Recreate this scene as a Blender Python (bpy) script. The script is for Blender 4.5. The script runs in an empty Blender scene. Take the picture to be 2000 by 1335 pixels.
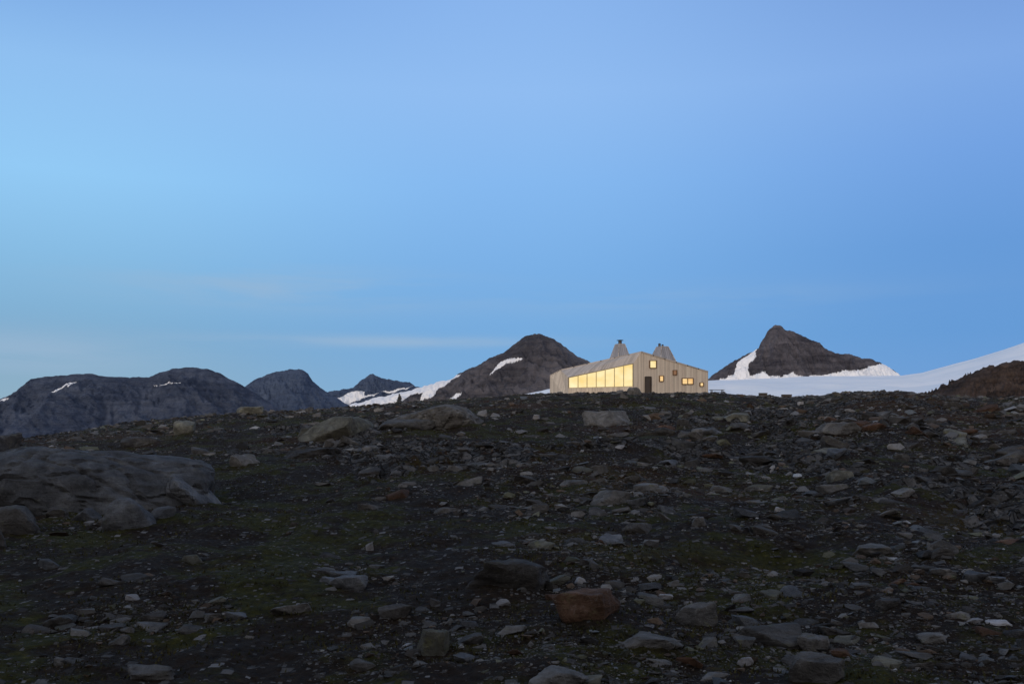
import bpy, bmesh, math, random
import numpy as np
from mathutils import Vector, Matrix
ZOOM=None
random.seed(7); rng=np.random.default_rng(11)
scene=bpy.context.scene
coll=scene.collection
F=1944.0; HY=860.0; EYE=1.65

# ------------------------------------------------------------ helpers
def lin(c):
    out=[]
    for v in c:
        v=v/255.0
        out.append(v/12.92 if v<=0.04045 else ((v+0.055)/1.055)**2.4)
    return tuple(out)+(1.0,)

def perlin(x,y,seed=0):
    x=np.asarray(x,float); y=np.asarray(y,float)
    xi=np.floor(x).astype(np.int64); yi=np.floor(y).astype(np.int64)
    xf=x-xi; yf=y-yi
    def g(ix,iy,dx,dy):
        h=(ix*374761393+iy*668265263+seed*1442695041)&0xffffffff
        h=((h^(h>>13))*1274126177)&0xffffffff
        h=(h^(h>>16))&0xffffffff
        a=h*(2*math.pi/4294967296.0)
        return np.cos(a)*dx+np.sin(a)*dy
    u=xf*xf*xf*(xf*(xf*6-15)+10); v=yf*yf*yf*(yf*(yf*6-15)+10)
    a=g(xi,yi,xf,yf); b=g(xi+1,yi,xf-1,yf); c=g(xi,yi+1,xf,yf-1); d=g(xi+1,yi+1,xf-1,yf-1)
    return (a*(1-u)+b*u)*(1-v)+(c*(1-u)+d*u)*v
def fbm(x,y,o=4,seed=0,gain=0.5):
    s=0;a=1.0;f=1.0
    for i in range(o):
        s=s+a*perlin(x*f+i*17.3,y*f-i*9.1,seed+i); a*=gain; f*=2.03
    return s
def ridged(x,y,o=4,seed=0):
    s=0;a=1.0;f=1.0
    for i in range(o):
        s=s+a*(1-2.2*np.abs(perlin(x*f+i*7.7,y*f+i*3.1,seed+i))); a*=0.5; f*=2.1
    return s
def sstep(a,b,x):
    t=np.clip((x-a)/(b-a),0,1); return t*t*(3-2*t)

def mesh_np(name,V,Fc,smooth=True,sharp=None):
    V=np.ascontiguousarray(V,dtype=np.float32); Fc=np.ascontiguousarray(Fc,dtype=np.int32)
    me=bpy.data.meshes.new(name)
    n,k=Fc.shape
    me.vertices.add(len(V)); me.vertices.foreach_set('co',V.ravel())
    me.loops.add(n*k); me.loops.foreach_set('vertex_index',Fc.ravel())
    me.polygons.add(n); me.polygons.foreach_set('loop_start',np.arange(0,n*k,k,dtype=np.int32))
    me.polygons.foreach_set('use_smooth',np.full(n,smooth,dtype=bool))
    me.update(calc_edges=True); me.validate()
    if sharp: me.set_sharp_from_angle(angle=math.radians(sharp))
    return me
def add(name,me,mat=None,parent=None,loc=None,**props):
    ob=bpy.data.objects.new(name,me); coll.objects.link(ob)
    if mat is not None and me is not None: 
        if not me.materials: me.materials.append(mat)
    if loc is not None: ob.location=loc
    if parent is not None: ob.parent=parent
    for k,v in props.items(): ob[k]=v
    return ob

class NT:
    def __init__(s,nt): s.nt=nt; nt.nodes.clear()
    def n(s,t,**kw):
        nd=s.nt.nodes.new(t)
        for k,v in kw.items():
            if k=='inp':
                for a,b in v.items():
                    if isinstance(b,bpy.types.NodeSocket): s.nt.links.new(b,nd.inputs[a])
                    else: nd.inputs[a].default_value=b
            else: setattr(nd,k,v)
        return nd
    def math(s,op,a,b=0.0,c=0.0,clamp=False):
        nd=s.n('ShaderNodeMath',operation=op,use_clamp=clamp,inp={0:a,1:b,2:c}); return nd.outputs[0]
    def mix(s,f,a,b,mode='MIX'):
        nd=s.n('ShaderNodeMix',data_type='RGBA',blend_type=mode)
        for i,v in ((0,f),(6,a),(7,b)):
            if isinstance(v,bpy.types.NodeSocket): s.nt.links.new(v,nd.inputs[i])
            else: nd.inputs[i].default_value=v
        return nd.outputs[2]
    def ramp(s,f,stops,interp='LINEAR'):
        nd=s.n('ShaderNodeValToRGB',inp={0:f}); cr=nd.color_ramp; cr.interpolation=interp
        while len(cr.elements)<len(stops): cr.elements.new(0.5)
        for e,(p,c) in zip(cr.elements,stops):
            e.position=p; e.color=c if len(c)==4 else tuple(c)+(1,)
        return nd.outputs[0]
    def smap(s,v,a,b,c=0.0,d=1.0,smooth=True):
        nd=s.n('ShaderNodeMapRange',interpolation_type='SMOOTHSTEP' if smooth else 'LINEAR',inp={0:v,1:a,2:b,3:c,4:d}); return nd.outputs[0]
    def noise(s,vec,scale,detail=6,rough=0.55,dist=0.0):
        nd=s.n('ShaderNodeTexNoise',inp={'Scale':scale,'Detail':detail,'Roughness':rough,'Distortion':dist})
        if vec is not None: s.nt.links.new(vec,nd.inputs['Vector'])
        return nd.outputs[0]
def material(name):
    m=bpy.data.materials.new(name); m.use_nodes=True; return m,NT(m.node_tree)
def finish(T,col,rough=0.9,height=None,bstr=0.5,bdist=0.02,spec=0.2):
    b=T.n('ShaderNodeBsdfPrincipled'); L=T.nt.links
    if isinstance(col,bpy.types.NodeSocket): L.new(col,b.inputs['Base Color'])
    else: b.inputs['Base Color'].default_value=col
    b.inputs['Roughness'].default_value=rough; b.inputs['Specular IOR Level'].default_value=spec
    if height is not None:
        bp=T.n('ShaderNodeBump',inp={'Strength':bstr,'Distance':bdist,'Height':height})
        L.new(bp.outputs[0],b.inputs['Normal'])
    o=T.n('ShaderNodeOutputMaterial'); L.new(b.outputs[0],o.inputs[0]); return b

# ------------------------------------------------------------ terrain function
crest=np.array([(-1500,890,60),(-700,882,55),(-300,876,48),(0,864,45),(60,856,48),(150,843,55),(250,826,68),(350,816,78),(480,806,86),(600,801,92),(700,795,98),(780,787,102),(900,780,108),(1000,772,114),(1073,769,118),
 (1250,768,118),(1400,769,118),(1470,774,116),(1530,777,114),(1600,774,112),(1660,767,110),(1760,765,108),(1810,772,106),(1900,779,104),(2000,777,100),(2300,772,95),(3200,790,90),(4500,830,80)],float)
caz=np.arctan((crest[:,0]-1000)/F)
czt=(HY-crest[:,1])/F
caz=np.concatenate([[-math.pi,-2.0],caz,[2.0,math.pi]]); 
cD=np.concatenate([[70,60],crest[:,2],[60,70]]); czt=np.concatenate([[.26,.17],czt,[.17,.26]])  # slope behind the camera, out of view, raised to shade the foreground
def bed_mask(x,y):
    r=np.hypot(x,y); px=1000+F*x/np.maximum(y,0.5)
    m=fbm(x*0.11+0.3*y*0.11,y*0.075,3,61)+0.45*fbm(x*.5,y*.5,3,62)+0.14*sstep(1150,1700,px)-0.14
    m=m-0.35*np.exp(-((px-1080)/260)**2)*sstep(22,40,r)-0.5*np.exp(-((px-560)/330)**2-((r-12)/5)**2)
    return sstep(0.0,0.2,m)*sstep(6,12,r)
def ground_z(x,y):
    r=np.hypot(x,y)+1e-6; a=np.arctan2(x,y)
    D=np.interp(a,caz,cD); tz=np.interp(a,caz,czt)
    c=np.where(np.abs(a)<1.2,np.cos(a),math.cos(1.2))
    zc=tz*D*c
    zc=np.where(np.abs(a)>1.9,tz*D,zc)
    t=np.clip(r/D,0,1)
    f=1-(1-t)**1.1
    z=-EYE+(zc+EYE)*f
    over=np.maximum(r-D-42,0)
    z=z-170*(1-np.exp(-over/480.0))*sstep(0,60,over)
    near=(r/D); k=D/118.0
    plat=sstep(104,112,r)*(1-sstep(150,190,r))*((x>-2)&(x<30))
    mid=sstep(5,28,r)*(1-0.9*sstep(0.6,0.98,near))*(1-plat)*k
    z=z+mid*0.7*fbm(x*0.085,y*0.085,3,5)
    z=z+0.20*k*fbm(x*0.42,y*0.42,3,21)*sstep(2,9,r)*(1-plat)*(1-0.5*sstep(.75,1,near))
    z=z+0.055*fbm(x*1.9,y*1.9,3,31)+0.018*np.abs(fbm(x*7.5,y*7.5,2,41))*(r<60)
    # stepped, fractured bedrock shelves
    b=bed_mask(x,y)*(1-plat)
    q=3.6*(fbm(x*0.20-0.12*y,y*0.28+0.06*x,4,63)+0.08*x*0.3)+0.9*fbm(x*1.3,y*1.6,3,64)
    fl=np.floor(q); fr=q-fl
    st=fl+sstep(0.72,1.0,fr)-q
    z=z+b*(0.17+0.12*sstep(20,60,r))*(st+0.35)*np.where(near<1.05,1,0.3)
    q2=2.2*fbm(x*1.1+5,y*1.5,3,66); fr2=q2-np.floor(q2)
    z=z+b*0.07*(sstep(0.8,1.0,fr2)-fr2+0.4)
    z=z+b*0.06*np.abs(fbm(x*2.6,y*2.6,3,65))
    z=z+8*fbm(x*0.01,y*0.01,3,51)*sstep(250,600,r)
    return z
def W(px,py,d): return Vector(((px-1000)/F*d,d,(HY-py)/F*d))
def ground_hit(px,py):
    ys=np.geomspace(3.5,118,1500); xs=(px-1000)/F*ys
    el=ground_z(xs,ys)/ys; tgt=(HY-py)/F
    idx=np.argmax(el>=tgt)
    if el[idx]<tgt: idx=int(np.argmax(el))
    return xs[idx],ys[idx]

# ------------------------------------------------------------ materials
def mat_ground():
    m,T=material('tundra_soil'); tc=T.n('ShaderNodeTexCoord').outputs['Object']
    n1=T.noise(tc,0.35,5,0.6); n2=T.noise(tc,2.3,6,0.65); n3=T.noise(tc,14,5,0.7); n4=T.noise(tc,0.09,4,0.6); n5=T.noise(tc,0.7,5,0.65)
    soil=T.ramp(n3,[(0.3,(0.008,0.005,0.003)),(0.58,(0.026,0.017,0.010)),(0.78,(0.075,0.052,0.034))])
    moss=T.ramp(n3,[(0.3,(0.011,0.011,0.002)),(0.6,(0.046,0.045,0.008)),(0.8,(0.12,0.105,0.024))])
    rust=T.ramp(n3,[(0.3,(0.020,0.010,0.005)),(0.7,(0.085,0.046,0.023))])
    rock=T.ramp(n2,[(0.3,(0.026,0.025,0.024)),(0.5,(0.080,0.077,0.073)),(0.72,(0.18,0.175,0.17))])
    vv=T.n('ShaderNodeTexVoronoi',feature='F1',inp={'Vector':T.n('ShaderNodeMapping',inp={'Vector':tc,'Scale':(1.0,1.6,1.6),'Rotation':(0,0,0.4)}).outputs[0],'Scale':3.2,'Randomness':1.0})
    vs=T.n('ShaderNodeSeparateColor',inp={0:vv.outputs['Color']}).outputs[0]
    tone=T.smap(vs,0,1,0.35,1.35,False)
    sc=T.n('ShaderNodeVectorMath',operation='SCALE'); T.nt.links.new(rock,sc.inputs[0]); T.nt.links.new(tone,sc.inputs['Scale']); rock=sc.outputs[0]
    ve=T.n('ShaderNodeTexVoronoi',feature='DISTANCE_TO_EDGE',inp={'Vector':T.n('ShaderNodeMapping',inp={'Vector':tc,'Scale':(1.0,1.6,1.6),'Rotation':(0,0,0.4)}).outputs[0],'Scale':3.2,'Randomness':1.0})
    crack=T.smap(ve.outputs['Distance'],0.09,0.02)
    rock=T.mix(T.math('MULTIPLY',crack,0.85),rock,(0.010,0.008,0.005,1))
    rock=T.mix(T.smap(n3,0.58,0.75,0,0.6),rock,(0.26,0.26,0.255,1))
    rock=T.mix(T.smap(n3,0.47,0.32,0,0.85),rock,(0.013,0.010,0.007,1))
    c=T.mix(T.smap(T.math('ADD',T.math('MULTIPLY',n5,0.6),T.math('MULTIPLY',n2,0.4)),0.475,0.56),soil,moss)
    c=T.mix(T.smap(n4,0.50,0.64,0,0.75),c,rust)
    ba=T.n('ShaderNodeAttribute',attribute_name='bed').outputs['Fac']
    bk=T.smap(T.math('ADD',ba,T.math('MULTIPLY',T.math('SUBTRACT',n2,0.5),3.2)),0.65,0.8)
    c=T.mix(bk,c,rock)
    hs=[]
    for s_,th in ((9.0,0.84),(24.0,0.78)):
        v=T.n('ShaderNodeTexVoronoi',feature='F1',distance='CHEBYCHEV',inp={'Vector':tc,'Scale':s_,'Randomness':1.0})
        sp=T.n('ShaderNodeSeparateColor',inp={0:v.outputs['Color']})
        isp=T.math('GREATER_THAN',sp.outputs[0],th)
        core=T.smap(v.outputs['Distance'],0.36,0.28)
        k=T.math('MULTIPLY',isp,core)
        pc=T.ramp(sp.outputs[1],[(0.0,(0.030,0.027,0.024)),(0.8,(0.11,0.105,0.10)),(1,(0.24,0.24,0.24))])
        c=T.mix(k,c,pc); hs.append(k)
    h=T.math('ADD',T.math('MULTIPLY',n2,1.4),n3); h=T.math('ADD',h,T.math('MULTIPLY',T.noise(tc,55,3,0.7),0.5))
    h=T.math('ADD',h,T.math('MULTIPLY',hs[0],0.6))
    h=T.math('SUBTRACT',h,T.math('MULTIPLY',T.math('MULTIPLY',crack,bk),0.8))
    h=T.math('ADD',h,T.math('MULTIPLY',T.math('MULTIPLY',vs,bk),0.8))
    finish(T,c,0.95,h,1.0,0.08,0.12); return m
def mat_rock(name,dark,mid,light,lichen=(0.13,0.13,0.06),lich=0.45,attr=False,white=0.3,band=0.4):
    m,T=material(name)
    geo=T.n('ShaderNodeNewGeometry').outputs['Position']
    oi=T.n('ShaderNodeObjectInfo').outputs['Random']
    add_=T.n('ShaderNodeVectorMath',operation='ADD',inp={0:geo})
    comb=T.n('ShaderNodeCombineXYZ',inp={0:T.math('MULTIPLY',oi,31.0),1:T.math('MULTIPLY',oi,17.0)})
    T.nt.links.new(comb.outputs[0],add_.inputs[1]); p=add_.outputs[0]
    n1=T.noise(p,3.0,8,0.7,0.5); n2=T.noise(p,19,6,0.75)
    mp=T.n('ShaderNodeMapping',inp={'Vector':p,'Rotation':(0.5,0.3,0.4),'Scale':(2,2,14)})
    n3=T.noise(mp.outputs[0],1.6,6,0.65,0.9)
    c=T.ramp(n1,[(0.3,dark),(0.52,mid),(0.72,light)])
    c=T.mix(T.smap(n3,0.54,0.7,0,band),c,tuple(v*0.4 for v in mid)+(1,))
    c=T.mix(T.smap(n2,0.56,0.70,0,white),c,(0.34,0.34,0.33,1))
    c=T.mix(T.smap(n2,0.46,0.32,0,0.6),c,tuple(v*0.25 for v in mid)+(1,))
    c=T.mix(T.smap(T.noise(p,6,7,0.75),0.56,0.66,0,lich),c,tuple(lichen)+(1,))
    if attr:
        a=T.n('ShaderNodeAttribute',attribute_name='tone')
        c=T.mix(1.0,c,a.outputs['Color'],'MULTIPLY')
    else:
        br=T.smap(oi,0,1,0.6,1.25,False)
        sc=T.n('ShaderNodeVectorMath',operation='SCALE'); T.nt.links.new(c,sc.inputs[0]); T.nt.links.new(br,sc.inputs['Scale']); c=sc.outputs[0]
    h=T.math('ADD',T.math('MULTIPLY',n1,1.0),T.math('MULTIPLY',n2,0.5)); h=T.math('ADD',h,T.math('MULTIPLY',n3,0.4))
    finish(T,c,0.88,h,1.0,0.07,0.2); return m
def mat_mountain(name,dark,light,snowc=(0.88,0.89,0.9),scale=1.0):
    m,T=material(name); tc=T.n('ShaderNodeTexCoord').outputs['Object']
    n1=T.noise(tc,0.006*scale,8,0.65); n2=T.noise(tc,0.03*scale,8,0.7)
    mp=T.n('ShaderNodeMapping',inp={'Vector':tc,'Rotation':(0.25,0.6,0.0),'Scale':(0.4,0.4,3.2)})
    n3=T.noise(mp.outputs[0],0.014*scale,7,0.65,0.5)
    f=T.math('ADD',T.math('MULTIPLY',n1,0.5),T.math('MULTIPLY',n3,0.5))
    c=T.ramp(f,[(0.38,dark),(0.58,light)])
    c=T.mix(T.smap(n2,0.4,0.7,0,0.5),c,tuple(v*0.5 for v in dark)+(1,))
    a=T.n('ShaderNodeAttribute',attribute_name='snow')
    sn=T.math('ADD',a.outputs['Fac'],T.math('MULTIPLY',T.math('SUBTRACT',n2,0.5),1.0))
    sf=T.smap(sn,0.46,0.58)
    c=T.mix(sf,c,tuple(snowc)+(1,))
    h=T.math('MULTIPLY',T.math('ADD',n2,T.math('MULTIPLY',n3,1.2)),T.math('SUBTRACT',1.0,T.math('MULTIPLY',sf,0.92)))
    finish(T,c,0.95,h,1.0,24.0/scale,0.1); return m
def mat_snow():
    m,T=material('glacier_snow'); tc=T.n('ShaderNodeTexCoord').outputs['Object']
    n1=T.noise(tc,0.004,6,0.6); n2=T.noise(tc,0.03,5,0.6)
    c=T.ramp(n1,[(0.35,(0.78,0.85,0.90)),(0.65,(0.92,0.95,0.96))])
    finish(T,c,0.8,T.math('ADD',n1,T.math('MULTIPLY',n2,0.15)),0.7,16,0.2); return m
def mat_wood(name,base,width=0.17,dark=0.6):
    m,T=material(name); uv=T.n('ShaderNodeUVMap').outputs[0]
    s=T.n('ShaderNodeSeparateXYZ',inp={0:uv})
    u=T.math('DIVIDE',s.outputs[0],width)
    idx=T.math('FLOOR',u); fr=T.math('FRACT',u)
    wn=T.n('ShaderNodeTexWhiteNoise',noise_dimensions='1D',inp={'W':idx}).outputs['Value']
    big=T.n('ShaderNodeTexWhiteNoise',noise_dimensions='1D',inp={'W':T.math('FLOOR',T.math('DIVIDE',u,3.0))}).outputs['Value']
    mp=T.n('ShaderNodeMapping',inp={'Vector':uv,'Scale':(9,0.8,1)})
    g=T.noise(mp.outputs[0],1.5,7,0.7)
    mp2=T.n('ShaderNodeMapping',inp={'Vector':uv,'Scale':(1.2,0.35,1)})
    g2=T.noise(mp2.outputs[0],1.0,4,0.6)
    k=T.math('ADD',T.math('MULTIPLY',wn,0.3),T.math('MULTIPLY',big,0.18)); k=T.math('ADD',k,T.math('MULTIPLY',g,0.45)); k=T.math('ADD',k,T.math('MULTIPLY',g2,0.35))
    c=T.ramp(k,[(0.3,tuple(v*dark for v in base)),(0.62,base),(1.0,tuple(min(v*1.3,0.85) for v in base))])
    edge=T.math('LESS_THAN',T.math('ABSOLUTE',T.math('SUBTRACT',fr,0.5)),0.45)
    c=T.mix(edge,tuple(v*0.3 for v in base)+(1,),c)
    finish(T,c,0.8,T.math('ADD',edge,T.math('MULTIPLY',g,0.3)),0.5,0.015,0.2); return m
def mat_plain(name,c,rough=0.6,metal=0.0):
    m,T=material(name); tc=T.n('ShaderNodeTexCoord').outputs['Object']
    n=T.noise(tc,8,5,0.6)
    col=T.ramp(n,[(0.3,tuple(v*0.7 for v in c)),(0.7,tuple(min(v*1.2,1) for v in c))])
    b=finish(T,col,rough,n,0.2,0.005,0.4); b.inputs['Metallic'].default_value=metal; return m
def mat_lit(name,ca,cb,st):
    m,T=material(name); tc=T.n('ShaderNodeNewGeometry').outputs['Position']
    mp=T.n('ShaderNodeMapping',inp={'Vector':tc,'Scale':(1.0,1.0,1.4)})
    n=T.noise(mp.outputs[0],0.5,2,0.5)
    c=T.ramp(n,[(0.3,ca),(0.7,cb)])
    b=finish(T,(0.1,0.08,0.05,1),0.15)
    T.nt.links.new(c,b.inputs['Emission Color']); b.inputs['Emission Strength'].default_value=st; return m

M_ground=mat_ground()
M_rock=mat_rock('grey_schist',(0.042,0.041,0.040),(0.11,0.107,0.102),(0.22,0.215,0.208))
M_rock_d=mat_rock('dark_schist',(0.022,0.021,0.021),(0.060,0.057,0.054),(0.13,0.126,0.12),lich=0.3,white=0.2)
M_rock_c=mat_rock('cool_bedrock',(0.034,0.037,0.042),(0.098,0.104,0.113),(0.19,0.20,0.213),lichen=(0.13,0.135,0.09),lich=0.35,white=0.25,band=0.5)
M_rock_r=mat_rock('rusty_rock',(0.030,0.018,0.012),(0.085,0.048,0.030),(0.18,0.11,0.075),lich=0.3,white=0.2)
M_rock_l=mat_rock('pale_quartz',(0.20,0.20,0.21),(0.32,0.32,0.33),(0.50,0.50,0.51),lich=0.15)
M_rock_g=mat_rock('lichen_rock',(0.050,0.050,0.043),(0.12,0.12,0.10),(0.22,0.22,0.185),lichen=(0.19,0.19,0.09),lich=0.5)
M_gravel=mat_rock('scree_stone',(0.5,0.5,0.5),(0.9,0.9,0.9),(1,1,1),lichen=(0.8,0.85,0.6),lich=0.3,attr=True,white=0.0)

# ------------------------------------------------------------ ground sheet
def build_ground():
    a1=np.radians(np.linspace(-31,31,1200))
    a2=np.radians(np.linspace(31,329,150))[1:-1]
    az=np.concatenate([a1,a2]); na=len(az)
    rr=np.concatenate([np.geomspace(0.4,4,14)[:-1],np.geomspace(4,135,760),np.geomspace(135,30000,70)[1:]])
    A,R=np.meshgrid(az,rr); X=R*np.sin(A); Y=R*np.cos(A)
    Z=ground_z(X,Y)
    V=np.stack([X,Y,Z],-1).reshape(-1,3)
    nr=len(rr); i=np.arange(nr-1)[:,None]; j=np.arange(na)[None,:]; j2=(j+1)%na
    Fc=np.stack([i*na+j+0*i,i*na+j2+0*i,(i+1)*na+j2,(i+1)*na+j],-1).reshape(-1,4)[:, ::-1]
    me=mesh_np('ground',V,Fc)
    bm=bmesh.new(); bm.from_mesh(me); bm.verts.ensure_lookup_table()
    cv=bm.verts.new((0,0,float(ground_z(np.array([0.]),np.array([0.]))[0]))); bm.verts.ensure_lookup_table()
    for k in range(na):
        f=bm.faces.new((cv,bm.verts[(k+1)%na],bm.verts[k])); f.smooth=True
    bm.to_mesh(me); bm.free()
    b=bed_mask(V[:,0],V[:,1])*(V[:,1]>0); b=np.append(b,0).astype(np.float32)
    at=me.attributes.new('bed','FLOAT','POINT'); at.data.foreach_set('value',b)
    return add('ground',me,M_ground,kind='structure')
build_ground()

# ------------------------------------------------------------ mountains
def inpoly(px,py,poly):
    ins=np.zeros(px.shape,bool); n=len(poly)
    for i in range(n):
        x1,y1=poly[i]; x2,y2=poly[(i+1)%n]
        cond=((y1>py)!=(y2>py))&(px<(x2-x1)*(py-y1)/((y2-y1)+1e-9)+x1)
        ins^=cond
    return ins
def mountain(name,prof,D,base,front,back,mat,seed,polys=(),amp=0.16,nu=600,nv=260,rough=1.0,det=0.07,diag=0.3):
    prof=np.array(prof,float)
    X0=(prof[:,0]-1000)/F*D; H0=(HY-prof[:,1])/F*D
    xs=np.linspace(X0[0],X0[-1],nu)
    Hs=np.interp(xs,X0,H0)
    span=(H0.max()-base)
    Hs=Hs+0.022*span*rough*fbm(xs/span*7,xs*0,5,seed,0.6)
    t=np.concatenate([-np.linspace(1,0,int(nv*0.78))**1.15,np.linspace(0,1,int(nv*0.22))[1:]])
    Xg,Tg=np.meshgrid(xs,t); Hg=np.broadcast_to(Hs,Xg.shape)
    at=np.abs(Tg); 
    wob=1+0.3*fbm(xs/span*1.6,xs*0+3,3,seed+2); Wg=np.broadcast_to(wob,Xg.shape)
    dep=np.where(Tg<0,front,back)*Wg
    Yg=D+np.sign(Tg)*at*dep
    fall=(1-at)**1.2*0.8+0.2*(1-at**1.6)
    Z=base+(Hg-base)*fall
    env=sstep(0,0.4,at)*(1-at)**0.7
    wx=0.35*fbm(Xg/span*1.5,Yg/span*1.5,3,seed+31)
    gul=ridged((Xg+diag*(Yg-D))/span*2.2+wx,(Yg-D)/span*0.8+wx*0.5,6,seed+9)
    Z=Z+amp*span*env*(gul-1.35)+det*span*np.clip(at*6,0,1)*(1-at)*(ridged(Xg/span*9+0.2*Yg/span*9,Yg/span*5,4,seed+13)-1.2)
    V=np.stack([Xg,Yg,Z],-1).reshape(-1,3)
    nr,na=Xg.shape; i=np.arange(nr-1)[:,None]; j=np.arange(na-1)[None,:]
    Fc=np.stack([i*na+j,i*na+j+1,(i+1)*na+j+1,(i+1)*na+j],-1).reshape(-1,4)
    me=mesh_np(name,V,Fc)
    sn=np.zeros(len(V),np.float32)
    px=1000+F*V[:,0]/V[:,1]; py=HY-F*V[:,2]/V[:,1]
    px=px+8*fbm(V[:,0]/span*7,V[:,2]/span*7,4,seed+20); py=py+5*fbm(V[:,0]/span*7+9,V[:,2]/span*7,4,seed+21)
    for p in polys:
        sn[inpoly(px,py,p)&(V[:,1]<D+front*0.05)]=1.0
    at_=me.attributes.new('snow','FLOAT','POINT'); at_.data.foreach_set('value',sn)
    return add(name,me,mat,kind='structure')
MM1=mat_mountain('mountain_hazy_slate',(0.046,0.062,0.102),(0.112,0.136,0.192))  # bluish base colour stands in for distance haze
MM2=mat_mountain('mountain_far_hazy_slate',(0.064,0.092,0.158),(0.11,0.148,0.225))  # farther range, more haze blue put into the albedo
MM4=mat_mountain('mountain_hazy_schist',(0.058,0.058,0.072),(0.175,0.166,0.180))  # schist tone with a slight haze blue mixed into the colour
MM5=mat_mountain('mountain_hazy_brown',(0.060,0.058,0.072),(0.185,0.172,0.187))  # brown rock, its colour shifted slightly blue as haze
MM6=mat_mountain('rocky_hill_brown',(0.026,0.020,0.018),(0.14,0.105,0.09),scale=8)
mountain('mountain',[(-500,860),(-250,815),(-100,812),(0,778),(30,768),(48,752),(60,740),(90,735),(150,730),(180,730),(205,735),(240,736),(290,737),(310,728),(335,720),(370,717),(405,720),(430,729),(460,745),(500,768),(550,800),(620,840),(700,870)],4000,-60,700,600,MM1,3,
  polys=[[(100,765),(138,747),(150,745),(112,764)],[(298,751),(330,747),(358,748),(330,750)],[(-10,784),(14,775),(18,777),(-10,788)]],amp=0.15,rough=0.6,det=0.04,diag=0.6)
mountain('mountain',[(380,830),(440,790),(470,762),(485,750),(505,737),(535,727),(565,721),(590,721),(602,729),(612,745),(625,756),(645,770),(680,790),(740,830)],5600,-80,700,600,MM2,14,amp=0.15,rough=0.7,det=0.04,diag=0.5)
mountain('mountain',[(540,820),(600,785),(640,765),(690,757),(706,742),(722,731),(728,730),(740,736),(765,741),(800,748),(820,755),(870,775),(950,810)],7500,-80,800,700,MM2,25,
  polys=[[(638,800),(636,780),(668,774),(690,762),(712,764),(712,772),(740,768),(690,786),(660,800)],[(740,765),(800,755),(812,752),(770,768)]],amp=0.16)
mountain('mountain',[(560,830),(640,804),(700,786),(760,771),(820,757),(880,738),(915,721),(945,707),(965,696),(985,685),(1003,674),(1020,661),(1035,653),(1045,652),(1062,655),(1082,661),(1100,674),(1120,688),(1150,707),(1200,742),(1300,790),(1420,840)],3000,-60,620,520,MM4,36,
  polys=[[(640,812),(690,784),(760,768),(815,754),(900,730),(884,744),(860,757),(838,776),(822,784),(826,768),(800,772),(780,786),(740,800),(700,810)],
         [(955,732),(972,714),(990,703),(1020,697),(1013,704),(992,712),(974,722)],[(876,780),(888,767),(900,765),(888,780)]],amp=0.14,diag=0.7)
mountain('mountain',[(1280,800),(1340,765),(1375,745),(1392,733),(1405,722),(1420,712),(1440,703),(1458,690),(1472,684),(1482,680),(1486,668),(1494,656),(1499,645),(1507,639),(1516,635),(1526,638),(1534,645),(1550,647),(1562,653),(1582,661),(1600,670),(1612,682),(1630,687),(1655,692),(1680,698),(1700,701),(1722,708),(1738,720),(1752,732),(1800,760),(1860,800)],4200,60,480,520,MM5,47,
  polys=[[(1400,756),(1405,738),(1432,734),(1440,708),(1462,690),(1480,680),(1474,696),(1466,710),(1458,724),(1464,736),(1480,728),(1490,725),(1500,734),(1530,736),(1546,726),(1558,732),(1600,733),(1635,728),(1652,720),(1680,722),(1706,713),(1720,709),(1775,735),(1745,756)]],amp=0.2,diag=0.6,det=0.09)
mountain('hill',[(1790,800),(1840,784),(1858,770),(1864,758),(1872,750),(1884,744),(1898,735),(1908,726),(1922,722),(1932,715),(1947,713),(1965,707),(1985,706),(2010,712),(2060,706),(2200,690),(2400,720),(2600,790)],300,6,75,90,MM6,58,amp=0.24,nu=700,nv=300,rough=3.0,det=0.2)

def glacier():
    G=np.array([(900,800),(1050,760),(1100,748),(1300,744),(1383,743),(1450,741),(1520,738),(1570,735),(1640,734),(1700,734),(1760,733),(1800,728),(1840,717),(1870,709),(1900,701),(1950,686),(2000,669),(2100,640),(2300,590),(2600,560)],float)
    pxs=np.linspace(900,2600,400); ys=np.concatenate([np.linspace(700,3500,120),np.linspace(3500,7000,60)[1:]])
    P,Yg=np.meshgrid(pxs,ys); g=(HY-np.interp(pxs,G[:,0],G[:,1]))/F
    g=np.broadcast_to(g,P.shape)
    s=np.clip((Yg-700)/2800,0,1)
    tan0=0.02
    el=tan0+(g-tan0)*(1-(1-s)**1.6)
    z=el*Yg; z=np.where(Yg>3500,g*3500-0.03*(Yg-3500),z)
    X=(P-1000)/F*Yg
    z=z+26*fbm(X*0.0022,Yg*0.0014,4,77)*np.clip(1-np.abs(s-0.5)*2,0,1)*1.6+1.5*fbm(X*0.01,Yg*0.01,3,78)
    V=np.stack([X,Yg,z],-1).reshape(-1,3)
    nr,na=X.shape; i=np.arange(nr-1)[:,None]; j=np.arange(na-1)[None,:]
    Fc=np.stack([i*na+j,i*na+j+1,(i+1)*na+j+1,(i+1)*na+j],-1).reshape(-1,4)
    add('glacier',mesh_np('glacier',V,Fc),mat_snow(),kind='structure')
glacier()

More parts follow.
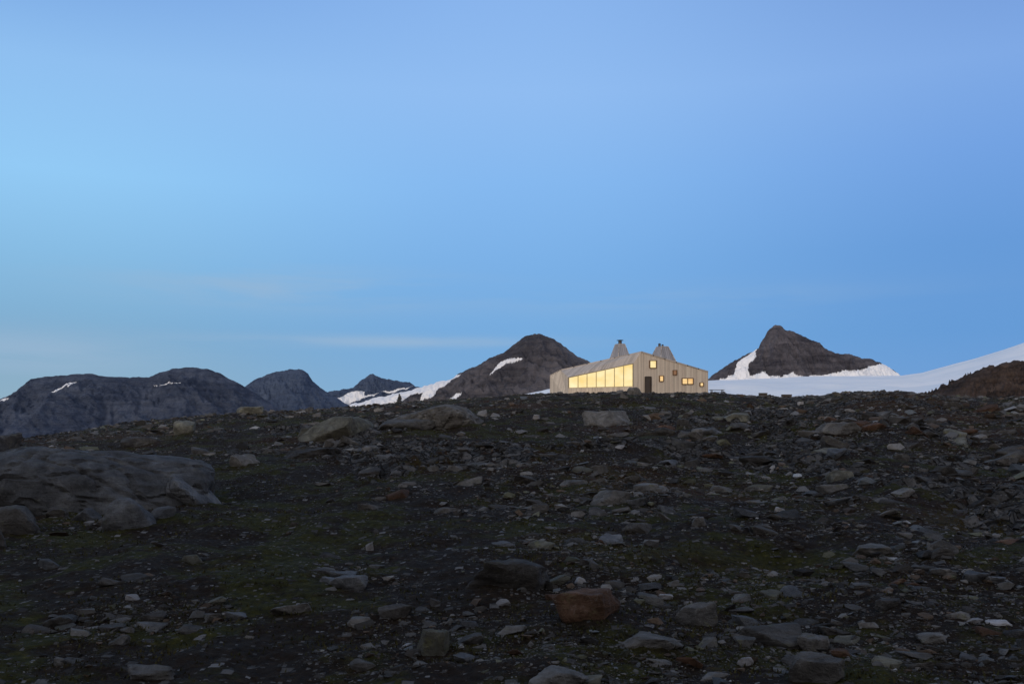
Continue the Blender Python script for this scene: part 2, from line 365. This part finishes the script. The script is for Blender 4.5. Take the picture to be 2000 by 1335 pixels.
# ------------------------------------------------------------ rocks
def ico(sub):
    bm=bmesh.new(); bmesh.ops.create_icosphere(bm,subdivisions=sub,radius=1.0)
    V=np.array([v.co[:] for v in bm.verts]); Fc=np.array([[v.index for v in f.verts] for f in bm.faces]); bm.free(); return V,Fc
ICO={k:ico(k) for k in (3,4,5,6)}
def rockshape(V,rg,npl=14,lo=0.45,hi=0.9,na=0.05,strata=0.05,cracks=0.0,kk=26.0):
    N=rg.normal(size=(npl,3)); N[:,2]*=0.8; N/=np.linalg.norm(N,axis=1)[:,None]; d=rg.uniform(lo,hi,npl)
    N=np.vstack([N,[[1,0,0.1],[-1,0.1,0],[0,1,0],[0.1,-1,0.1],[0.05,0.05,1],[0,0,-1]]]); d=np.concatenate([d,[1,.95,.95,1,.75,.8]])
    dt=V@N.T; rr=np.where(dt>0.05,d[None]/np.maximum(dt,0.05),9); 
    r=-np.log(np.exp(-kk*rr).sum(1))/kk
    p=V*r[:,None]
    disp=np.zeros(len(p)); a=na; f=2.3
    for l in range(5):
        for q in range(4):
            w=rg.normal(size=3)*f; w2=rg.normal(size=3)*f
            disp+=a*0.5*np.sin(p@w+rg.uniform(0,6.28)+1.3*np.sin(p@w2))
        a*=0.55; f*=2.1
    p=p*(1+disp)[:,None]
    if strata>0:
        ax=np.array([rg.normal()*0.5,rg.normal()*0.5,1.0]); ax/=np.linalg.norm(ax)
        t=(p@ax)*rg.uniform(2,4)+6*disp; fr=t-np.floor(t)
        k=strata*np.maximum(0,np.abs(fr-0.5)*2-0.7)/0.3
        rad=p-np.outer(p@ax,ax); p=p-rad*k[:,None]
    if cracks>0:
        for q in range(3):
            c_=np.abs(perlin(p[:,0]*2.0+q*5+0.4*p[:,2],p[:,1]*2.0+q*3+0.8*p[:,2],int(rg.integers(999))))
            p=p*(1-cracks*np.exp(-(c_/0.022)**2))[:,None]
    return p
def rotz(p,a):
    c,s=math.cos(a),math.sin(a); return p@np.array([[c,s,0],[-s,c,0],[0,0,1]])
MATS={'g':M_rock,'d':M_rock_d,'r':M_rock_r,'l':M_rock_l,'y':M_rock_g,'c':M_rock_c}
DESC={'g':'grey angular schist','d':'dark weathered','r':'rusty brown iron-stained','l':'pale whitish quartz','y':'lichen-covered greenish grey','c':'cool blue-grey cracked'}
HEROES=[]
def hero(px,py,w,h,kind,seed,name='boulder',depth=0.8,npl=12,sub=5,lo=0.5,sink=0.42,rot=None,label=None,grp=None,cracks=0.0,kk=26.0,strata=0.02,tilt=0.0,na=0.055):
    rg=np.random.default_rng(seed)
    x,y=ground_hit(px,py)
    wm=w/F*y; hm=h/F*y*1.0
    p=rockshape(ICO[sub][0],rg,npl,lo,0.95,na,strata,cracks,kk)
    p=rotz(p,rg.uniform(0,6.28) if rot is None else rot)
    p-= (p.max(0)+p.min(0))/2; p/=(p.max(0)-p.min(0))
    tot=hm/(1-sink)
    dm=wm*depth
    p=p*np.array([wm,dm,tot])
    if tilt: p[:,2]-=tilt*p[:,0]
    y2=y+dm*0.42; x2=(px-1000)/F*y2
    z=float(ground_z(np.array([x2]),np.array([y+dm*0.1]))[0])
    me=mesh_np(name,p,ICO[sub][1],sharp=34); 
    lb=label or DESC[kind]+(' rock outcrop rising from dark tundra soil' if name=='rock_outcrop' else ' boulder half sunk in dark tundra soil')
    ob=add(name,me,MATS[kind],loc=(x2,y2,z+tot*(0.5-sink)),label=lb,category='rock')
    if grp: ob['group']=grp
    HEROES.append((x2,y2,wm/2)); return ob
H=[ # px, base py, w, h, kind
 (657,858,150,46,'y'),(596,857,38,22,'y'),(1185,833,95,32,'g'),(360,845,46,26,'y'),
 (746,897,108,16,'g'),(948,906,108,16,'g'),(610,892,130,22,'d'),(480,908,60,20,'g'),(845,921,32,10,'g'),(888,921,34,10,'g'),
 (1190,985,88,28,'g'),(985,1146,185,52,'d'),(1148,1214,140,54,'r'),(845,1282,68,50,'y'),(1360,1222,84,42,'g'),
 (1515,1262,140,36,'g'),(1590,1275,70,30,'g'),(1590,1340,110,52,'g'),(95,1112,52,18,'c'),(376,1099,42,15,'y'),(680,1153,76,24,'c'),
 (572,1200,86,20,'g'),(1270,1262,130,18,'g'),(1245,1040,62,18,'d'),(1365,1028,30,18,'g'),(1172,925,30,16,'g'),(1055,1000,34,16,'d'),
 (270,872,100,18,'d'),(490,806,62,13,'y'),(604,806,18,12,'g'),(1240,771,32,14,'g'),(1300,850,60,14,'d'),(1335,832,28,14,'g'),
 (1640,850,100,22,'g'),(1705,1085,90,18,'g'),(1480,910,80,14,'d'),(1450,840,60,14,'g'),
 (775,1205,72,22,'d'),(700,1225,50,14,'g'),(1090,1340,120,24,'g'),(300,1330,110,24,'g'),(1200,1150,40,14,'d'),(1000,1240,60,14,'g'),
 (1560,1300,60,14,'d'),(1820,1255,60,16,'g'),(1735,1190,60,16,'d'),(1455,1300,30,16,'l'),(1640,1285,36,14,'r'),(230,1260,40,14,'g'),(120,1300,30,14,'g'),
 (1133,1141,24,13,'l'),(980,1184,36,12,'l'),(722,1075,16,16,'l'),(1047,819,14,9,'l'),(260,1173,28,10,'l'),(1563,791,12,7,'l'),(1508,917,12,9,'l'),
 (1523,998,24,8,'l'),(1300,1172,28,9,'l'),(1210,877,20,7,'l'),(850,1182,22,12,'d'),(1900,1218,40,8,'l'),(1950,1222,50,8,'l'),
 (1930,803,60,18,'r'),(1860,800,50,14,'d'),(1730,812,60,12,'g'),(1440,818,50,12,'y')]
for i,(px,py,w,h,k) in enumerate(H):
    hero(px,py,w,h,k,100+i,sub=4 if w<60 else 5,npl=10+i%8,lo=0.45+0.1*((i*7)%3)/2,grp='boulders strewn over the slope')
hero(860,838,225,50,'g',301,'rock_outcrop',depth=0.9,npl=24,lo=0.6,sink=0.5,sub=6,cracks=0.04,kk=14,label='low grey bedrock slab worn smooth on hillside tundra')
hero(795,840,120,24,'g',302,'rock_outcrop',depth=0.9,npl=16,lo=0.45,sink=0.45,kk=14)
hero(175,1000,550,124,'c',303,'rock_outcrop',depth=0.7,npl=30,lo=0.70,sink=0.45,rot=0.3,sub=6,cracks=0.05,kk=10,strata=0.0,tilt=0.09,na=0.05,label='broad blue-grey bedrock outcrop cracked above a mossy hollow')
hero(370,985,130,56,'c',304,'rock_outcrop',depth=1.3,npl=18,sink=0.4,cracks=0.04,sub=6,kk=12,strata=0.0,tilt=0.18)
hero(255,1034,112,60,'c',305,'boulder',depth=0.9,npl=20,kk=12,strata=0,label='rounded dark boulder leaning against a bedrock outcrop',grp='boulders strewn over the slope')
hero(35,1045,120,54,'d',307,'boulder',depth=0.9,npl=14,kk=14,strata=0,grp='boulders strewn over the slope')
hero(-12,905,90,62,'d',308,'rock_outcrop',depth=1.2,npl=14)
hero(170,1018,60,24,'c',309,'boulder',grp='boulders strewn over the slope')
hero(110,1010,50,20,'d',312,'boulder',grp='boulders strewn over the slope')
hero(320,1012,50,22,'c',316,'boulder',grp='boulders strewn over the slope')
hero(205,1028,36,16,'d',317,'boulder',grp='boulders strewn over the slope')
hero(-30,1070,110,52,'d',310,'boulder',grp='boulders strewn over the slope')

def hull(rg,n,flat):
    pts=rg.normal(size=(n,3)); pts/=np.linalg.norm(pts,axis=1)[:,None]; pts*=rg.uniform(0.75,1.0,(n,1))
    bm=bmesh.new()
    for q in pts: bm.verts.new(q*np.array([1,1,flat]))
    res=bmesh.ops.convex_hull(bm,input=list(bm.verts))
    bmesh.ops.delete(bm,geom=[g for g in bm.verts if not g.link_faces],context='VERTS')
    bmesh.ops.triangulate(bm,faces=list(bm.faces)); bmesh.ops.recalc_face_normals(bm,faces=bm.faces)
    bm.verts.index_update(); Vv=np.array([v.co[:] for v in bm.verts]); Ff=np.array([[v.index for v in f.verts] for f in bm.faces]); bm.free()
    Vv-=(Vv.max(0)+Vv.min(0))/2; Vv/=(Vv.max(0)-Vv.min(0)); return Vv,Ff
N=210000
az=np.radians(rng.uniform(-30,30,N)); u=rng.uniform(0,1,N)
r=4.3*np.exp(u**1.1*math.log(25.5))
x=r*np.sin(az); y=r*np.cos(az)
px=1000+F*x/y
wpx=2.5*(1-rng.uniform(0,1,N))**(-1/1.95); wpx=np.clip(wpx,2.5,56)
size=np.clip(wpx*r/F,0.008,0.65)
zz=ground_z(x,y); py=HY-F*zz/y
cl=fbm(x*0.16,y*0.16,3,91)+1.2*fbm(x*0.9,y*0.9,3,92)
dens=0.22+1.7*cl+0.28*sstep(700,1500,px)+0.2*sstep(1050,1250,py)-0.1*sstep(700,300,px)+0.35*bed_mask(x,y)
hollow=np.exp(-(((px-560)/330)**2+((py-985)/75)**2)); dens-=0.9*hollow
hollow2=np.exp(-(((px-1050)/330)**2+((py-830)/45)**2)); dens-=0.5*hollow2
keep=rng.uniform(0,1,N)<np.clip(dens,0.03,1)
D_=np.interp(az,caz,cD); keep&=r<D_*1.03
for (hx,hy,hr) in HEROES: keep&=((x-hx)**2+(y-hy)**2)>(hr*0.8)**2
plat=(y>119)&(x>3)&(x<28); keep&=~plat
x,y,r,size,zz,px,py=[q[keep] for q in (x,y,r,size,zz,px,py)]
inv=(px>0)&(px<2000)&(py<1330)&(py>778)
pw=size/r*F; order=np.argsort(-(pw*inv))
pal=np.array([(0.13,0.126,0.121),(0.085,0.081,0.076),(0.20,0.196,0.19),(0.045,0.041,0.037),(0.11,0.081,0.060),(0.12,0.122,0.085),(0.12,0.133,0.143),(0.36,0.37,0.38)])
palp=np.array([.23,.21,.12,.21,.10,.07,.05,.01])
NI=220
vmesh=[]
kinds=['g','g','d','d','c','r','y','g','d','g','c','d']
for k in range(30):
    rg=np.random.default_rng(500+k)
    p=rockshape(ICO[4][0],rg,8+k%8,0.38,0.9,0.05,0.02); p-=(p.max(0)+p.min(0))/2; p/=(p.max(0)-p.min(0))
    me=mesh_np('stone',p,ICO[4][1],sharp=30); kk=kinds[k%12]; me.materials.append(MATS[kk]); vmesh.append((me,kk))
sl={'g':'grey angular stone lying on dark soil','d':'dark grey stone lying on mossy soil','r':'rusty brown stone lying on dark soil','c':'cool blue-grey stone lying on dark soil','y':'lichen-spotted stone lying on mossy soil'}
for q,ix in enumerate(order[:NI]):
    me,kk=vmesh[rng.integers(30)]
    s=size[ix]; hz=s*rng.uniform(0.22,0.5)
    ob=bpy.data.objects.new('stone',me); coll.objects.link(ob)
    ob.scale=(s,s*rng.uniform(0.6,1.0),hz)
    ob.rotation_euler=(rng.normal()*0.2,rng.normal()*0.2,rng.normal()*0.5)
    ob.location=(x[ix],y[ix],zz[ix]+hz*0.02)
    ob['label']=sl[kk]; ob['category']='stone'; ob['group']='loose stones scattered over the slope'
rest=order[NI:]; n=len(rest)
vi=rng.integers(0,60,n); allV=[];allF=[];allC=[];off=0
ci=rng.choice(len(pal),n,p=palp/palp.sum()); cc=pal[ci]*rng.uniform(0.5,1.4,n)[:,None]
for k in range(60):
    rg=np.random.default_rng(900+k); bv,bf=hull(rg,9+k%6,0.8)
    sel=np.where(vi==k)[0]; m=len(sel); ids=rest[sel]
    s=size[ids]; sc=np.stack([s,s*rng.uniform(0.5,1.0,m),s*rng.uniform(0.18,0.55,m)],-1)
    P=bv[None]*sc[:,None,:]
    tx=rng.normal(size=m)*0.4; c,s_=np.cos(tx)[:,None],np.sin(tx)[:,None]
    P=np.stack([P[:,:,0],P[:,:,1]*c-P[:,:,2]*s_,P[:,:,1]*s_+P[:,:,2]*c],-1)
    a=rng.normal(size=m)*0.9; c,s_=np.cos(a)[:,None],np.sin(a)[:,None]
    P=np.stack([P[:,:,0]*c-P[:,:,1]*s_,P[:,:,0]*s_+P[:,:,1]*c,P[:,:,2]],-1)
    P+=np.stack([x[ids],y[ids],zz[ids]+sc[:,2]*0.12],-1)[:,None,:]
    nv=len(bv); allV.append(P.reshape(-1,3)); allF.append((bf[None]+(np.arange(m)*nv)[:,None,None]).reshape(-1,3)+off); off+=m*nv
    allC.append(np.repeat(np.concatenate([cc[sel],np.ones((m,1))],1),nv,axis=0))
me=mesh_np('scree',np.vstack(allV),np.vstack(allF),smooth=False)
at=me.color_attributes.new('tone','FLOAT_COLOR','POINT'); at.data.foreach_set('color',np.vstack(allC).astype(np.float32).ravel())
add('scree',me,M_gravel,kind='stuff',label='small grey stones and gravel scattered over dark tundra',category='gravel')

def tufts():
    n=9000
    az=np.radians(rng.uniform(-30,30,n)); r=4.3*np.exp(rng.uniform(0,1,n)**1.3*math.log(14))
    x=r*np.sin(az); y=r*np.cos(az)
    m=(fbm(x*0.35,y*0.35,3,131)+0.4*fbm(x*1.7,y*1.7,2,132)+rng.normal(size=n)*0.12)>0.12
    x,y,r=x[m],y[m],r[m]; n=len(x); z=ground_z(x,y)
    K=7
    ang=rng.uniform(0,6.28,(n,K)); hh=rng.uniform(0.008,0.026,(n,K))*(0.7+r[:,None]/30); lean=rng.uniform(0.2,1.1,(n,K))
    bw=0.004+0.0006*r[:,None]
    ox=x[:,None]+rng.normal(size=(n,K))*0.035*(1+r[:,None]/15); oy=y[:,None]+rng.normal(size=(n,K))*0.035*(1+r[:,None]/15)
    dx,dy=np.cos(ang),np.sin(ang)
    v0=np.stack([ox-dy*bw,oy+dx*bw,z[:,None]+0*ox-0.005],-1); v1=np.stack([ox+dy*bw,oy-dx*bw,z[:,None]+0*ox-0.005],-1)
    v2=np.stack([ox+dx*hh*lean,oy+dy*hh*lean,z[:,None]+hh],-1)
    V=np.stack([v0,v1,v2],2).reshape(-1,3); Fc=np.arange(len(V)).reshape(-1,3)
    m_,T=material('heather'); tc=T.n('ShaderNodeTexCoord').outputs['Object']
    c=T.ramp(T.noise(tc,1.2,5,0.7),[(0.35,(0.02,0.014,0.007)),(0.5,(0.03,0.030,0.008)),(0.7,(0.06,0.05,0.016))])
    finish(T,c,0.9)
    add('grass',mesh_np('grass',V,Fc,False),m_,kind='stuff',label='short heather and grass tufts growing between stones',category='grass')
tufts()

# ------------------------------------------------------------ cabin
M_wall=mat_wood('weathered_pine_cladding',(0.70,0.60,0.48))
M_roof=mat_wood('weathered_roof_boards',(0.50,0.45,0.40))
M_hood=mat_wood('grey_slat_cladding',(0.33,0.33,0.35),width=0.3)
M_door=mat_plain('dark_door',(0.06,0.045,0.035),0.5)
M_frame=mat_plain('dark_frame_wood',(0.16,0.085,0.04),0.6)
M_mull=mat_plain('pine_mullion',(0.60,0.46,0.22),0.6)
M_steel=mat_plain('flue_steel',(0.07,0.07,0.075),0.5,0.6)
M_lit=mat_lit('lit_room_glass',(0.90,0.67,0.25,1),(1.0,0.86,0.50,1),1.0)
M_lit2=mat_lit('lit_small_glass',(0.80,0.45,0.16,1),(1.0,0.75,0.37,1),1.0)
M_dim=mat_lit('dim_glass',(0.10,0.05,0.03,1),(0.30,0.14,0.07,1),0.8)

def V(px,py,d): return W(px,py,d)
def online(A,B,px,py):
    lo,hi=0,1
    for _ in range(30):
        m=(lo+hi)/2; q=A.lerp(B,m)
        if 1000+F*q.x/q.y<px: lo=m
        else: hi=m
    q=A.lerp(B,lo); return Vector((q.x,q.y,(HY-py)/F*q.y))
zb=5.0
A_b=V(1074,770,134); A_b.z=zb; A_t=V(1074,733,134)
D1b=V(1110,0,127.5); D1b.z=zb; D1t=V(1110,736.5,127.5)
D2b=V(1237,0,123.8); D2b.z=zb; D2t=V(1237,709,123.8)
Cb=V(1252,0,124.4); Cb.z=zb
T1=V(1095,722.5,131.5)
Rb=V(1383,0,130.5); Rb.z=zb; Rt=V(1383,725.5,130.5)
Ct=online(Cb,Rb,1253,687)
nrm=Vector((-0.53,0.85,0)).normalized()
R2b=Rb+nrm*12; R2t=Rt+nrm*12; R2t.z-=0.6
Bt=Ct+nrm*12; Bt.z-=0.9
L2t=A_t+Vector((0.5,9,0)); L2t.z-=0.5; L2b=L2t.copy(); L2b.z=zb
T2=T1+Vector((0.3,9,0)); T2.z-=0.5
Bb=Bt.copy(); Bb.z=zb
def faces_mesh(name,polys,origin,flip=False):
    bm=bmesh.new(); uvl=bm.loops.layers.uv.new('UVMap'); off=0
    for vs in polys:
        bv=[bm.verts.new(v-origin) for v in vs]; f=bm.faces.new(bv); f.normal_update(); n=f.normal
        ax=Vector((0,0,1)).cross(n)
        if ax.length<0.05: ax=Vector((1,0,0))
        ax.normalize(); ay=n.cross(ax)
        for l in f.loops: l[uvl].uv=(l.vert.co.dot(ax)+off+50,l.vert.co.dot(ay)+50)
        off+=3.37
    me=bpy.data.meshes.new(name); bm.to_mesh(me); bm.free(); return me
org=Vector(((A_b.x+Rb.x)/2,131,5.5))
cabin=add('cabin',None,loc=org,label='angular mountain cabin clad in pale weathered boards with glowing windows',category='cabin')
def onwall(px,py): return online(D1b,D2b,px,py)
S1=onwall(1110.2,757.5); S2=onwall(1236.8,754.5)
walls=[[A_b,D1b,D1t,T1,A_t],[D1b,D2b,S2,S1],[D2b,Cb,Ct,D2t],[Cb,Rb,Rt,Ct],[Rb,R2b,R2t,Rt],[R2b,Bb,Bt,R2t],[Bb,L2b,L2t,T2,Bt],[L2b,A_b,A_t,L2t]]
add('wall',faces_mesh('wall',walls,org),M_wall,cabin)
add('roof',faces_mesh('roof',[[D1t,D2t,Ct,T1],[Ct,Rt,R2t,Bt],[T1,Ct,Bt,T2],[A_t,T1,T2,L2t]],org),M_roof,cabin)
def box_between(bm,a,b,w,dep,out):
    d=(b-a).normalized(); s=d.cross(out).normalized()
    vs=[]
    for p in (a,b):
        for i,j in ((-1,-1),(1,-1),(1,1),(-1,1)): vs.append(bm.verts.new(p+s*w/2*i+out*dep/2*j))
    for f in ((0,1,2,3),(7,6,5,4),(0,4,5,1),(1,5,6,2),(2,6,7,3),(3,7,4,0)): bm.faces.new([vs[k] for k in f])
def bars(name,segs,w,dep,out,mat,parent,org):
    bm=bmesh.new()
    for a,b in segs: box_between(bm,a-org,b-org,w,dep,out)
    bmesh.ops.recalc_face_normals(bm,faces=bm.faces)
    me=bpy.data.meshes.new(name); bm.to_mesh(me); bm.free(); me.uv_layers.new(name='UVMap')
    return add(name,me,mat,parent)
trim=bars('roof_trim',[(A_t,T1),(T1,Ct),(Ct,Rt)],0.16,0.16,Vector((0,-1,0)),M_roof,cabin,org)
wd=(D2b-D1b).normalized(); wout=Vector((wd.y,-wd.x,0))
def top_py(px): return 737.2+(709.6-737.2)*(px-1110)/(1237-1110)
def bot_py(px): return 757.5+(754.5-757.5)*(px-1111)/(125)
edges=[1111,1129,1146.5,1164.5,1182,1200,1218,1236]
for i in range(7):
    a,b=edges[i],edges[i+1]
    q=[onwall(a,bot_py(a)),onwall(b,bot_py(b)),onwall(b,top_py(b)),onwall(a,top_py(a))]
    gl=[v-wout*0.05 for v in q]
    win=add('window',faces_mesh('window',[gl],org),M_lit,cabin)
    bars('frame',[(q[0]+Vector((0,0,.03)),q[1]+Vector((0,0,.03))),(q[3]-Vector((0,0,.03)),q[2]-Vector((0,0,.03))),(q[0]+wd*.022,q[3]+wd*.022),(q[1]-wd*.022,q[2]-wd*.022)],0.042,0.08,wout,M_mull,win,org)
gd=(Rb-Cb).normalized(); gout=Vector((gd.y,-gd.x,0))
def leanfix(px,py): return online(Cb,Rb,px,py)
def gwin(x0,y0,x1,y1,mat,div=0,name='window',fm=None,fw=0.10):
    o=gout*0.06
    q=[leanfix(x0,y1)+o,leanfix(x1,y1)+o,leanfix(x1,y0)+o,leanfix(x0,y0)+o]
    w=add(name,faces_mesh(name,[[v-gout*0.01 for v in q]],org),mat,cabin)
    segs=[(q[0],q[1]),(q[3],q[2]),(q[0],q[3]),(q[1],q[2])]
    for k in range(div):
        t=(k+1)/(div+1); segs.append((q[0].lerp(q[1],t),q[3].lerp(q[2],t)))
    bars('frame',segs,fw,0.12,gout,fm or M_frame,w,org); return w
gwin(1268.5,704,1281,718.5,M_lit)
gwin(1287.5,733.5,1295,744.5,M_lit2)
gwin(1314,723,1321,732,M_dim)
gwin(1331.5,738.5,1353,750,M_lit2,1)
gwin(1366.5,747,1373,754,M_lit2)
door=gwin(1259.5,735.5,1271,767,M_door,name='door',fm=M_door)
qa=leanfix(1269.5,752)+gout*0.2
bars('handle',[(qa,qa+Vector((0,0,0.16)))],0.05,0.05,gout,M_steel,door,org)
def hood(pxc,wb,wt,pyb,pyt,d,pipes):
    o=V(pxc,pyb,d); top=V(pxc,pyt,d)
    kb=wb/F*d/2; kt=wt/F*d/2; h=top.z-o.z
    ext=1.8; kb2=kb+(kb-kt)/h*ext; zb_=o.z-ext
    ca,sa=math.cos(0.5),math.sin(0.5); f=0.74
    def ring(k,z): return [Vector((o.x+(i*ca-j*sa)*k*f,o.y+(i*sa+j*ca)*k*f,z)) for i,j in ((-1,-1),(1,-1),(1,1),(-1,1))]
    r0=ring(kb2,zb_); r1=ring(kt,top.z)
    hd=add('roof_hood',faces_mesh('roof_hood',[[r0[i],r0[(i+1)%4],r1[(i+1)%4],r1[i]] for i in range(4)],org),M_hood,cabin)
    segs=[(r1[i],r1[(i+1)%4]) for i in range(4)]+[(r0[i],r1[i]) for i in range(4)]
    bars('rim',segs,0.07,0.07,Vector((0.3,-0.9,0.2)).normalized(),M_roof,hd,org)
    add('cap',faces_mesh('cap',[[v-Vector((0,0,0.25)) for v in r1]],org),M_steel,hd)
    for (ppx,ptop,wpx,capw) in pipes:
        bm=bmesh.new(); pr=wpx/F*d/2; zt=(HY-ptop)/F*d; xx=(ppx-1000)/F*d
        prof=[(pr,top.z-0.8),(pr,zt-0.12)]
        prof+=[(pr*0.9,zt-0.12),(pr*0.9,zt-0.05),(capw/F*d/2,zt-0.05),(capw/F*d/2*0.9,zt),(0.01,zt+0.06)]
        rings=[]
        for rr_,z_ in prof: rings.append([bm.verts.new((xx+rr_*math.cos(t*math.pi/8)-org.x,d+rr_*math.sin(t*math.pi/8)-org.y,z_-org.z)) for t in range(16)])
        for k in range(len(rings)-1):
            for t in range(16): bm.faces.new((rings[k][t],rings[k][(t+1)%16],rings[k+1][(t+1)%16],rings[k+1][t]))
        bm.faces.new(rings[-1]); me=bpy.data.meshes.new('flue'); bm.to_mesh(me); bm.free(); add('flue',me,M_steel,hd)
hood(1211,38,18,699,672,131,[(1211,664,7,14)])
hood(1293.5,48,22,703,677,131,[(1288,671,5,6),(1294,673,4,5)])

# ------------------------------------------------------------ picnic table, crates, cairn
M_tim=mat_plain('grey_timber',(0.06,0.052,0.045),0.8)
def boxes(name,items,mat,parent=None,**kw):
    bm=bmesh.new()
    for (cx,cy,cz,sx,sy,sz) in items:
        m=Matrix.Translation((cx,cy,cz))@Matrix.Diagonal((sx,sy,sz,1)); bmesh.ops.create_cube(bm,size=1,matrix=m)
    bmesh.ops.bevel(bm,geom=list(bm.edges),offset=0.006,segments=1,affect='EDGES')
    me=bpy.data.meshes.new(name); bm.to_mesh(me); bm.free(); return add(name,me,mat,parent,**kw)
def gz(x,y): return float(ground_z(np.array([x]),np.array([y]))[0])
tx_,ty_=(1400-1000)/F*121,121.0
tb=add('picnic_table',None,loc=(tx_,ty_,gz(tx_,ty_)),label='grey timber picnic table standing on gravel beside the cabin',category='picnic table')
boxes('tabletop',[(0,-0.3+0.15*k,0.75,1.8,0.14,0.04) for k in range(5)],M_tim,tb)
for s_ in (-1,1): boxes('bench_seat',[(0,0.68*s_,0.45,1.8,0.13,0.04),(0,0.68*s_+0.14,0.45,1.8,0.12,0.04)],M_tim,tb)
for s_ in (-1,1): boxes('leg',[(0.65*s_,0,0.42,0.07,1.5,0.08),(0.65*s_,-0.35,0.35,0.08,0.09,0.78),(0.65*s_,0.35,0.35,0.08,0.09,0.78)],M_tim,tb)
for (px_,w,h,lab,mt) in ((1490,0.85,0.42,'low brown timber crate standing on the stony ridge',M_tim),(1536,1.05,0.4,'low dark timber crate standing on the stony ridge',M_door)):
    X_,Y_=(px_-1000)/F*112,112.0
    c_=add('storage_crate',None,loc=(X_,Y_,gz(X_,Y_)-0.02),label=lab,category='crate',group='crates on the ridge')
    boxes('box',[(0,0,h*0.12+h*0.25*k,w,0.6,h*0.23) for k in range(4)],mt,c_)
    boxes('lid',[(0,-0.24+0.16*k,h+0.03,w+0.08,0.15,0.04) for k in range(4)],M_tim,c_)
X_,Y_=(780-1000)/F*102,102.0
vs=[];fs=[];o_=0;z_=-0.05
for k,(w,h) in enumerate([(0.72,0.22),(0.58,0.2),(0.5,0.18),(0.36,0.16),(0.28,0.14),(0.16,0.14)]):
    rg=np.random.default_rng(700+k); p=rockshape(ICO[3][0],rg,9,0.45,0.85,0.05,0.0); p-=(p.max(0)+p.min(0))/2; p/=(p.max(0)-p.min(0))
    p=p*np.array([w,w*0.9,h*1.25])+np.array([rg.normal()*0.03,rg.normal()*0.03,z_+h/2]); z_+=h
    vs.append(p); fs.append(ICO[3][1]+o_); o_+=len(p)
add('cairn',mesh_np('cairn',np.vstack(vs),np.vstack(fs)),M_rock_d,loc=(X_,Y_,gz(X_,Y_)),label='small stacked stone cairn marking the ridge path',category='cairn')

# ------------------------------------------------------------ world sky
w=bpy.data.worlds.new('World'); scene.world=w; w.use_nodes=True; T=NT(w.node_tree)
tc=T.n('ShaderNodeTexCoord').outputs['Generated']
sp=T.n('ShaderNodeSeparateXYZ',inp={0:tc}); X,Y,Z=sp.outputs
L_=T.ramp(Z,[(0.0,lin((150,177,192))),(0.06,lin((138,174,199))),(0.10,lin((128,173,207))),(0.16,lin((134,186,225))),(0.24,lin((147,202,245))),(0.33,lin((143,191,240))),(0.42,lin((116,161,223))),(1.0,lin((125,143,178)))])
C_=T.ramp(Z,[(0.0,lin((132,174,210))),(0.10,lin((118,170,220))),(0.17,lin((123,176,230))),(0.25,lin((133,184,239))),(0.33,lin((144,188,241))),(0.42,lin((136,179,236))),(1.0,lin((125,143,178)))])
R_=T.ramp(Z,[(0.0,lin((118,162,214))),(0.10,lin((102,155,214))),(0.18,lin((103,155,217))),(0.26,lin((115,162,226))),(0.33,lin((127,169,229))),(0.42,lin((114,153,215))),(1.0,lin((125,143,178)))])
c=T.mix(T.smap(X,-0.45,0.02),L_,C_); c=T.mix(T.smap(X,0.0,0.46),c,R_)
mp=T.n('ShaderNodeMapping',inp={'Vector':tc,'Scale':(3.2,1.0,26.0)})
cn=T.noise(mp.outputs[0],1.6,7,0.6,0.3)
def blob(x0,z0,sx,sz):
    a=T.math('DIVIDE',T.math('SUBTRACT',X,x0),sx); b=T.math('DIVIDE',T.math('SUBTRACT',Z,z0),sz)
    s=T.math('ADD',T.math('MULTIPLY',a,a),T.math('MULTIPLY',b,b)); return T.math('EXPONENT',T.math('MULTIPLY',s,-1.0))
m=T.math('ADD',blob(-0.22,0.148,0.14,0.018),blob(-0.12,0.098,0.16,0.006)); m=T.math('ADD',m,blob(-0.45,0.08,0.12,0.02)); m=T.math('ADD',m,T.math('MULTIPLY',blob(0.16,0.138,0.2,0.014),0.35))
m=T.math('MULTIPLY',m,T.smap(cn,0.30,0.64),clamp=True); m=T.math('MULTIPLY',m,0.65)
c=T.mix(m,c,lin((156,183,210)))
rear=T.ramp(Z,[(0.0,(0.90,0.70,0.58)),(0.12,(0.92,0.76,0.67)),(0.35,(0.68,0.66,0.70)),(1.0,(0.28,0.34,0.46))])
c=T.mix(T.smap(Y,0.72,-0.2),c,rear)
bg=T.n('ShaderNodeBackground',inp={'Strength':1.0}); T.nt.links.new(c,bg.inputs[0])
o=T.n('ShaderNodeOutputWorld'); T.nt.links.new(bg.outputs[0],o.inputs[0])

sun=bpy.data.lights.new('sun','SUN'); sun.energy=1.0; sun.angle=math.radians(14); sun.color=(1,0.86,0.74)
so=bpy.data.objects.new('sun',sun); coll.objects.link(so)
dirv=Vector((0.5,1.0,-0.13)).normalized(); so.rotation_euler=dirv.to_track_quat('-Z','Y').to_euler()

cam=bpy.data.cameras.new('camera'); cam.lens=35; cam.sensor_width=36; cam.shift_y=(HY-667.5)/2000; cam.clip_start=0.1; cam.clip_end=60000
if ZOOM:
    zx,zy,zf=ZOOM; cam.lens=35*zf; cam.shift_x=(zx-1000)/2000*zf; cam.shift_y=(HY-zy)/2000*zf
co=bpy.data.objects.new('camera',cam); coll.objects.link(co); co.location=(0,0,0); co.rotation_euler=(math.radians(90),0,0)
scene.camera=co
scene.view_settings.view_transform='Standard'; scene.view_settings.look='None'; scene.view_settings.exposure=0
